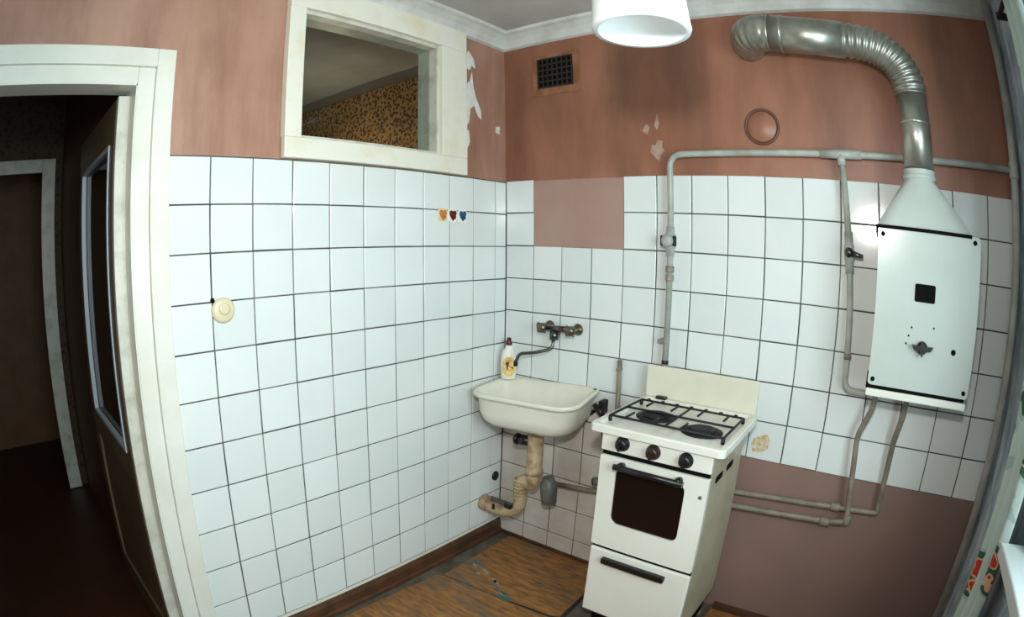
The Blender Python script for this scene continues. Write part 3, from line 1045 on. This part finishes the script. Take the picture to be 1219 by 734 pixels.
# hood: rectangular base to round neck
hb = MB()
NS = 32
prev = None
for t, z in ((0, 1.580), (0, 1.588), (.16, 1.615), (.45, 1.660), (.75, 1.705), (1, 1.738), (1, 1.775)):
    rowv = []
    for k in range(NS):
        an = 2 * PI * k / NS
        c_, s_ = math.cos(an), math.sin(an)
        m_ = max(abs(c_), abs(s_))
        rx = c_ / m_ * .168 + 1.822
        ry = s_ / m_ * .118 - .135
        cx_, cy_ = 1.816 + .060 * c_, -.150 + .060 * s_
        rowv.append(hb.bm.verts.new((rx * (1 - t) + cx_ * t, ry * (1 - t) + cy_ * t, z)))
    if prev:
        for k in range(NS):
            j = (k + 1) % NS
            hb.bm.faces.new([prev[k], prev[j], rowv[j], rowv[k]]).smooth = True
    prev = rowv
hood = hb.build('hood', M['heater_enamel'], wh)
MB().ring([(.0605, 0), (.0635, .004), (.0635, .010), (.0605, .014)], (1.816, -.150, 1.745), (0, 0, 1), 28, cap=False).build('neck_bead', M['heater_enamel'], hood)
MB().box((1.648, -.266, 1.573), (1.994, -.02, 1.584)).build('hood_seam', M['dark'], wh)

# flue duct
fd = empty('flue_duct', (1.816, -.15, 1.77), 'galvanised flue duct rising from the water heater and bending into the back wall', 'duct')


def corrug(path, r, amp, ribs):
    rs = []
    n = len(path)
    for i in range(n):
        rs.append(r + amp * math.cos(2 * PI * ribs * i / (n - 1)))
    return rs


MB().tube([(1.816, -.150, 1.772), (1.814, -.150, 2.030)], .0565, 28).build('lower_pipe', M['zinc'], fd)
MB().ring([(.057, 0), (.0595, .003), (.0595, .008), (.057, .011)], (1.815, -.150, 1.925), (0, 0, 1), 28, cap=False).build('seam_band', M['zinc'], fd)


def arc(p0, p1, p2, n):
    p0, p1, p2 = Vector(p0), Vector(p1), Vector(p2)
    return [p0 * (1 - t) ** 2 + p1 * 2 * t * (1 - t) + p2 * t * t for t in [i / n for i in range(n + 1)]]


pa = arc((1.814, -.150, 2.025), (1.808, -.150, 2.205), (1.580, -.150, 2.218), 112)
MB().tube(pa, corrug(pa, .0615, .0036, 14), 28).build('corrugated_elbow', M['zinc'], fd)
MB().tube([(1.585, -.150, 2.2178), (1.30, -.150, 2.250)], [.066, .068], 28).build('upper_pipe', M['zinc'], fd)
MB().ring([(.067, 0), (.0705, .003), (.0705, .009), (.067, .012)], (1.36, -.150, 2.2432), (-1, 0, .11), 28, cap=False).build('seam_band', M['zinc'], fd)
pb = arc((1.31, -.150, 2.249), (1.195, -.150, 2.262), (1.195, -.001, 2.262), 48)
MB().tube(pb, corrug(pb, .068, .002, 8), 28).build('wall_elbow', M['zinc'], fd)

# ------------------------------------------------------------------ pipes
gp = empty('gas_pipe', (1.5, -.04, 1.83), 'grey painted gas pipe running along the top of the back tiles with two valved drops', 'pipe')
MB().tube(fillet([(2.204, -.045, 1.838), (1.52, -.045, 1.830), (.836, -.045, 1.820), (.836, -.045, 1.0), ], .055, 8), .0125, 12).build('main_run', M['pipe'], gp)
MB().tube(fillet([(1.520, -.045, 1.83), (1.560, -.045, 1.30), (1.570, -.045, 1.02), (1.66, -.06, 1.025)], .07, 8), .0125, 12).build('heater_drop', M['pipe'], gp)
MB().tube([(1.44, -.045, 1.8295), (1.60, -.045, 1.831)], .0165, 14).ring([(.0165, 0), (.0165, .04)], (1.520, -.045, 1.83), (.04, 0, -1), 14).build('tee_fitting', M['pipe'], gp)
v1 = MB().ring([(.0165, -.055), (.0165, -.03), (.021, -.026), (.021, .026), (.0165, .03), (.0165, .055)], (.836, -.045, 1.486), (0, 0, 1), 14).build('valve', M['pipe'], gp)
MB().ring([(.016, 0), (.024, .004), (.024, .02), (.012, .026), (0, .027)], (.836, -.066, 1.486), (0, -1, 0), 16).build('valve_head', M['pipe'], v1)
for sx in (-1, 1):
    MB().box((.836 + sx * .020, -.074, 1.466), (.836 + sx * .033, -.060, 1.506), .004).build('valve_ear', M['iron'], v1)
v2 = MB().ring([(.0165, -.07), (.0165, -.03), (.020, -.024), (.020, .024), (.0165, .03), (.0165, .07)], (1.546, -.045, 1.492), (-.07, 0, 1), 14).build('valve', M['pipe'], gp)
MB().tube([(1.552, -.066, 1.490), (1.600, -.074, 1.482)], [.012, .007], 10).ring([(.016, 0), (.017, .02), (0, .026)], (1.546, -.062, 1.492), (0, -1, 0), 14).build('valve_lever', M['chrome'], v2)
for zz in (1.345, 1.378):
    MB().ring([(.0165, -.012), (.019, -.008), (.019, .008), (.0165, .012)], (.836, -.045, zz), (0, 0, 1), 8, smooth=False).build('union_nut', M['pipe_old'], gp)
MB().box((.800, -.056, 1.094), (.836, -.0085, 1.106), .002).build('pipe_clip', M['pipe_old'], gp)
MB().ring([(.0145, 0), (.0145, .014)], (.836, -.045, 1.012), (0, 0, 1), 12).build('end_cap', M['black'], gp)
MB().ring([(.0155, 0), (.0155, .02)], (1.567, -.045, 1.15), (0, 0, -1), 12).build('union_nut', M['pipe_old'], gp)

cw = empty('water_pipe', (1.7, -.04, .6), 'lower of the two dull water pipes running from the heater behind the stove', 'pipe')
MB().tube(fillet([(1.700, -.075, 1.065), (1.695, -.07, .985), (1.652, -.058, .87), (1.672, -.058, .66), (1.690, -.058, .545), (1.60, -.058, .532), (1.15, -.058, .505), (.56, -.058, .405), (.36, -.058, .385)], .03, 6),
          .0115, 12).build('run', M['pipe_old'], cw)
MB().ring([(.016, -.02), (.018, -.016), (.018, .016), (.016, .02)], (1.60, -.058, .532), (1, 0, .04), 12).build('coupling', M['pipe_old'], cw)
MB().ring([(.015, -.018), (.018, -.014), (.018, .014), (.015, .018)], (1.690, -.058, .556), (0, 0, 1), 12).build('elbow_nut', M['pipe_old'], cw)
hw = empty('water_pipe', (1.81, -.04, .6), 'upper of the two dull water pipes, ending at the right-hand bend under the heater', 'pipe')
MB().tube(fillet([(1.822, -.075, 1.065), (1.822, -.07, .99), (1.802, -.048, .875), (1.802, -.028, .625), (1.808, -.028, .592), (1.62, -.028, .582), (1.15, -.028, .552), (.95, -.028, .54)], .03, 6),
          .0115, 12).build('run', M['pipe_old'], hw)
MB().ring([(.014, -.02), (.0165, -.016), (.0165, .016), (.014, .02)], (1.627, -.0295, .584), (1, 0, .05), 12).build('coupling', M['pipe_old'], hw)
rp = empty('riser_pipe', (2.225, -.042, 0), 'grey vertical riser pipe in the right corner from floor to ceiling', 'pipe')
MB().tube([(2.226, -.045, -.003), (2.226, -.045, ZC + .003)], .0165, 14).build('pipe', M['riser'], rp)
MB().ring([(.0165, -.03), (.021, -.024), (.021, .024), (.0165, .03)], (2.226, -.045, 1.838), (0, 0, 1), 14).build('tee_fitting', M['riser'], rp)

# ------------------------------------------------------------------ wall pieces
vg = empty('vent_grille', (.288, 0, 2.243), 'dark square vent grille with rusty surround high on the back wall', 'vent')
MB().box((.165, -.004, 2.135), (.415, -.0002, 2.335), .001).build('surround', M['vent_rim'], vg)
MB().box((.198, -.0065, 2.172), (.382, -.004, 2.312)).build('opening', M['dark'], vg)
gr = MB()
for k in range(8):
    x = .200 + k * .180 / 7
    gr.box((x - .0035, -.011, 2.170), (x + .0035, -.006, 2.314))
for k in range(6):
    z = 2.173 + k * .138 / 5
    gr.box((.196, -.012, z - .0035), (.384, -.006, z + .0035))
gr.build('grille', M['vent'], vg)
fc = empty('flue_cover', (1.21, 0, 1.932), 'pink painted round flue cover with brown ring edge on the back wall', 'cover')
MB().ring([(.060, 0), (.058, .004), (0, .005)], (1.21, -.0003, 1.932), (0, -1, 0), 40).build('disc', M['pink_back'], fc)
rr = [(1.21 + .066 * math.cos(2 * PI * k / 48), -.003, 1.932 + .066 * math.sin(2 * PI * k / 48)) for k in range(49)]
MB().tube(rr, .0055, 8, cap=False).build('ring', M['ring'], fc)

so = empty('wall_socket', (.006, -1.402, 1.263), 'round ivory wall outlet cover on the left tiles near the door', 'outlet')
MB().ring([(.040, 0), (.040, .008), (.036, .014), (.030, .016), (0, .017)], (.0062, -1.402, 1.263), (1, 0, 0), 32).build('cover', M['socket'], so)
MB().ring([(.019, 0), (.019, .004), (.013, .006), (0, .003)], (.022, -1.402, 1.268), (1, 0, 0), 24).build('hub', M['socket'], so)
MB().ring([(.008, 0), (.006, .002), (0, .0025)], (.0075, -1.436, 1.296), (1, 0, 0), 10).build('chipped_hole', M['dark'], so)

heart = [(0, -.024), (-.012, -.010), (-.018, .004), (-.014, .013), (-.006, .014), (0, .008), (.006, .014), (.014, .013), (.018, .004), (.012, -.010)]
for yy, m_, lab, nm in ((-.430, 'orange', 'orange heart-shaped hook on the left tiles, leftmost of the three', 0), (-.372, 'red', 'dark red heart-shaped hook on the left tiles between the orange and blue ones', 1),
                        (-.311, 'blue', 'blue heart-shaped hook on the left tiles, nearest the corner', 2)):
    hk = empty('wall_hook', (.006, yy, 1.571), lab, 'hook', 'three heart hooks on the left tiles')
    MB().prism(rrect(yy - .027, yy + .025, 1.543, 1.597, .012), 0, .0064, .0085).build('backplate', M['pale_plastic'] if m_ == 'orange' else M['soap'], hk)
    MB().prism([(yy + a_ * 1.15, 1.574 + b_ * 1.15) for a_, b_ in heart], 0, .0085, .0125).build('heart', M[m_], hk)
    MB().tube(fillet([(.011, yy, 1.562), (.024, yy, 1.555), (.024, yy, 1.566)], .005, 4), .003, 8).build('prong', M[m_], hk)

# ------------------------------------------------------------------ pendant lamp
pl = empty('pendant_lamp', (1.25, -1.2, 1.85), 'white tapered drum pendant lamp hanging from the ceiling', 'lamp')
MB().ring([(.0815, .0), (.0905, .0), (.093, .006), (.0915, .016), (.080, .215), (.030, .232), (.030, .229), (.078, .212), (.0885, .014), (.0815, .0)], (1.25, -1.2, 1.85), (0, 0, 1), 48, cap=False).build('shade', M['shade'], pl)
MB().ring([(.018, 0), (.020, .01), (.020, .06), (.010, .075)], (1.25, -1.2, 2.06), (0, 0, 1), 16).build('lamp_holder', M['cord'], pl)
MB().tube([(1.25, -1.2, 2.13), (1.25, -1.2, ZC + .002)], .0035, 8).build('cord', M['cord'], pl)
MB().ring([(.022, 0), (.028, .012), (.030, .06), (.018, .10), (.014, .12)], (1.25, -1.2, 1.965), (0, 0, 1), 18).build('bulb', M['shade'], pl)
MB().ring([(.045, 0), (.040, -.02), (.012, -.035)], (1.25, -1.2, ZC), (0, 0, 1), 20).build('ceiling_rose', M['cord'], pl)

pb_ = bpy.data.lights.new('pendant_bulb', 'POINT')
pb_.energy = .1
pb_.color = (1.0, .95, .88)
pb_.shadow_soft_size = .03
pbo = bpy.data.objects.new('pendant_bulb', pb_)
COL.objects.link(pbo)
pbo.location = (1.25, -1.2, 1.915)

# ------------------------------------------------------------------ curtain
cu = empty('floral_curtain', (2.19, -.5, .3), 'pale curtain with red flowers hanging at the right window beside the sill', 'curtain')
cm = MB()
NY, NZ = 40, 24
gridv = []
for j in range(NZ + 1):
    z = .22 + (2.262 - .22) * j / NZ
    row = []
    for i in range(NY + 1):
        t = i / NY
        y = -.505 + .022 * math.sin(z * 1.6 - .3) * (1 - t) - .168 * t
        x = 2.190 + .022 * math.sin(t * 2 * PI * 2.25 - PI / 2 + .3 * t * math.sin(z * 1.7)) * (.75 + .25 * (1 - j / NZ))
        row.append(cm.bm.verts.new((x, y, z)))
    gridv.append(row)
for j in range(NZ):
    for i in range(NY):
        cm.bm.faces.new([gridv[j][i], gridv[j][i + 1], gridv[j + 1][i + 1], gridv[j + 1][i]]).smooth = True
co = cm.build('cloth', M['floral'], cu)
sm = co.modifiers.new('thick', 'SOLIDIFY')
sm.thickness = .0025
cr_ = empty('curtain_rod', (2.19, -1.3, 2.27), 'dark curtain rod above the right window', 'curtain rod')
MB().tube([(2.19, -.33, 2.268), (2.19, -2.55, 2.268)], .009, 10).build('rod', M['iron'], cr_)
for yy in (-.345, -2.52):
    MB().box((2.18, yy - .006, 2.256), (XR + .002, yy + .006, 2.280), .002).build('bracket', M['iron'], cr_)
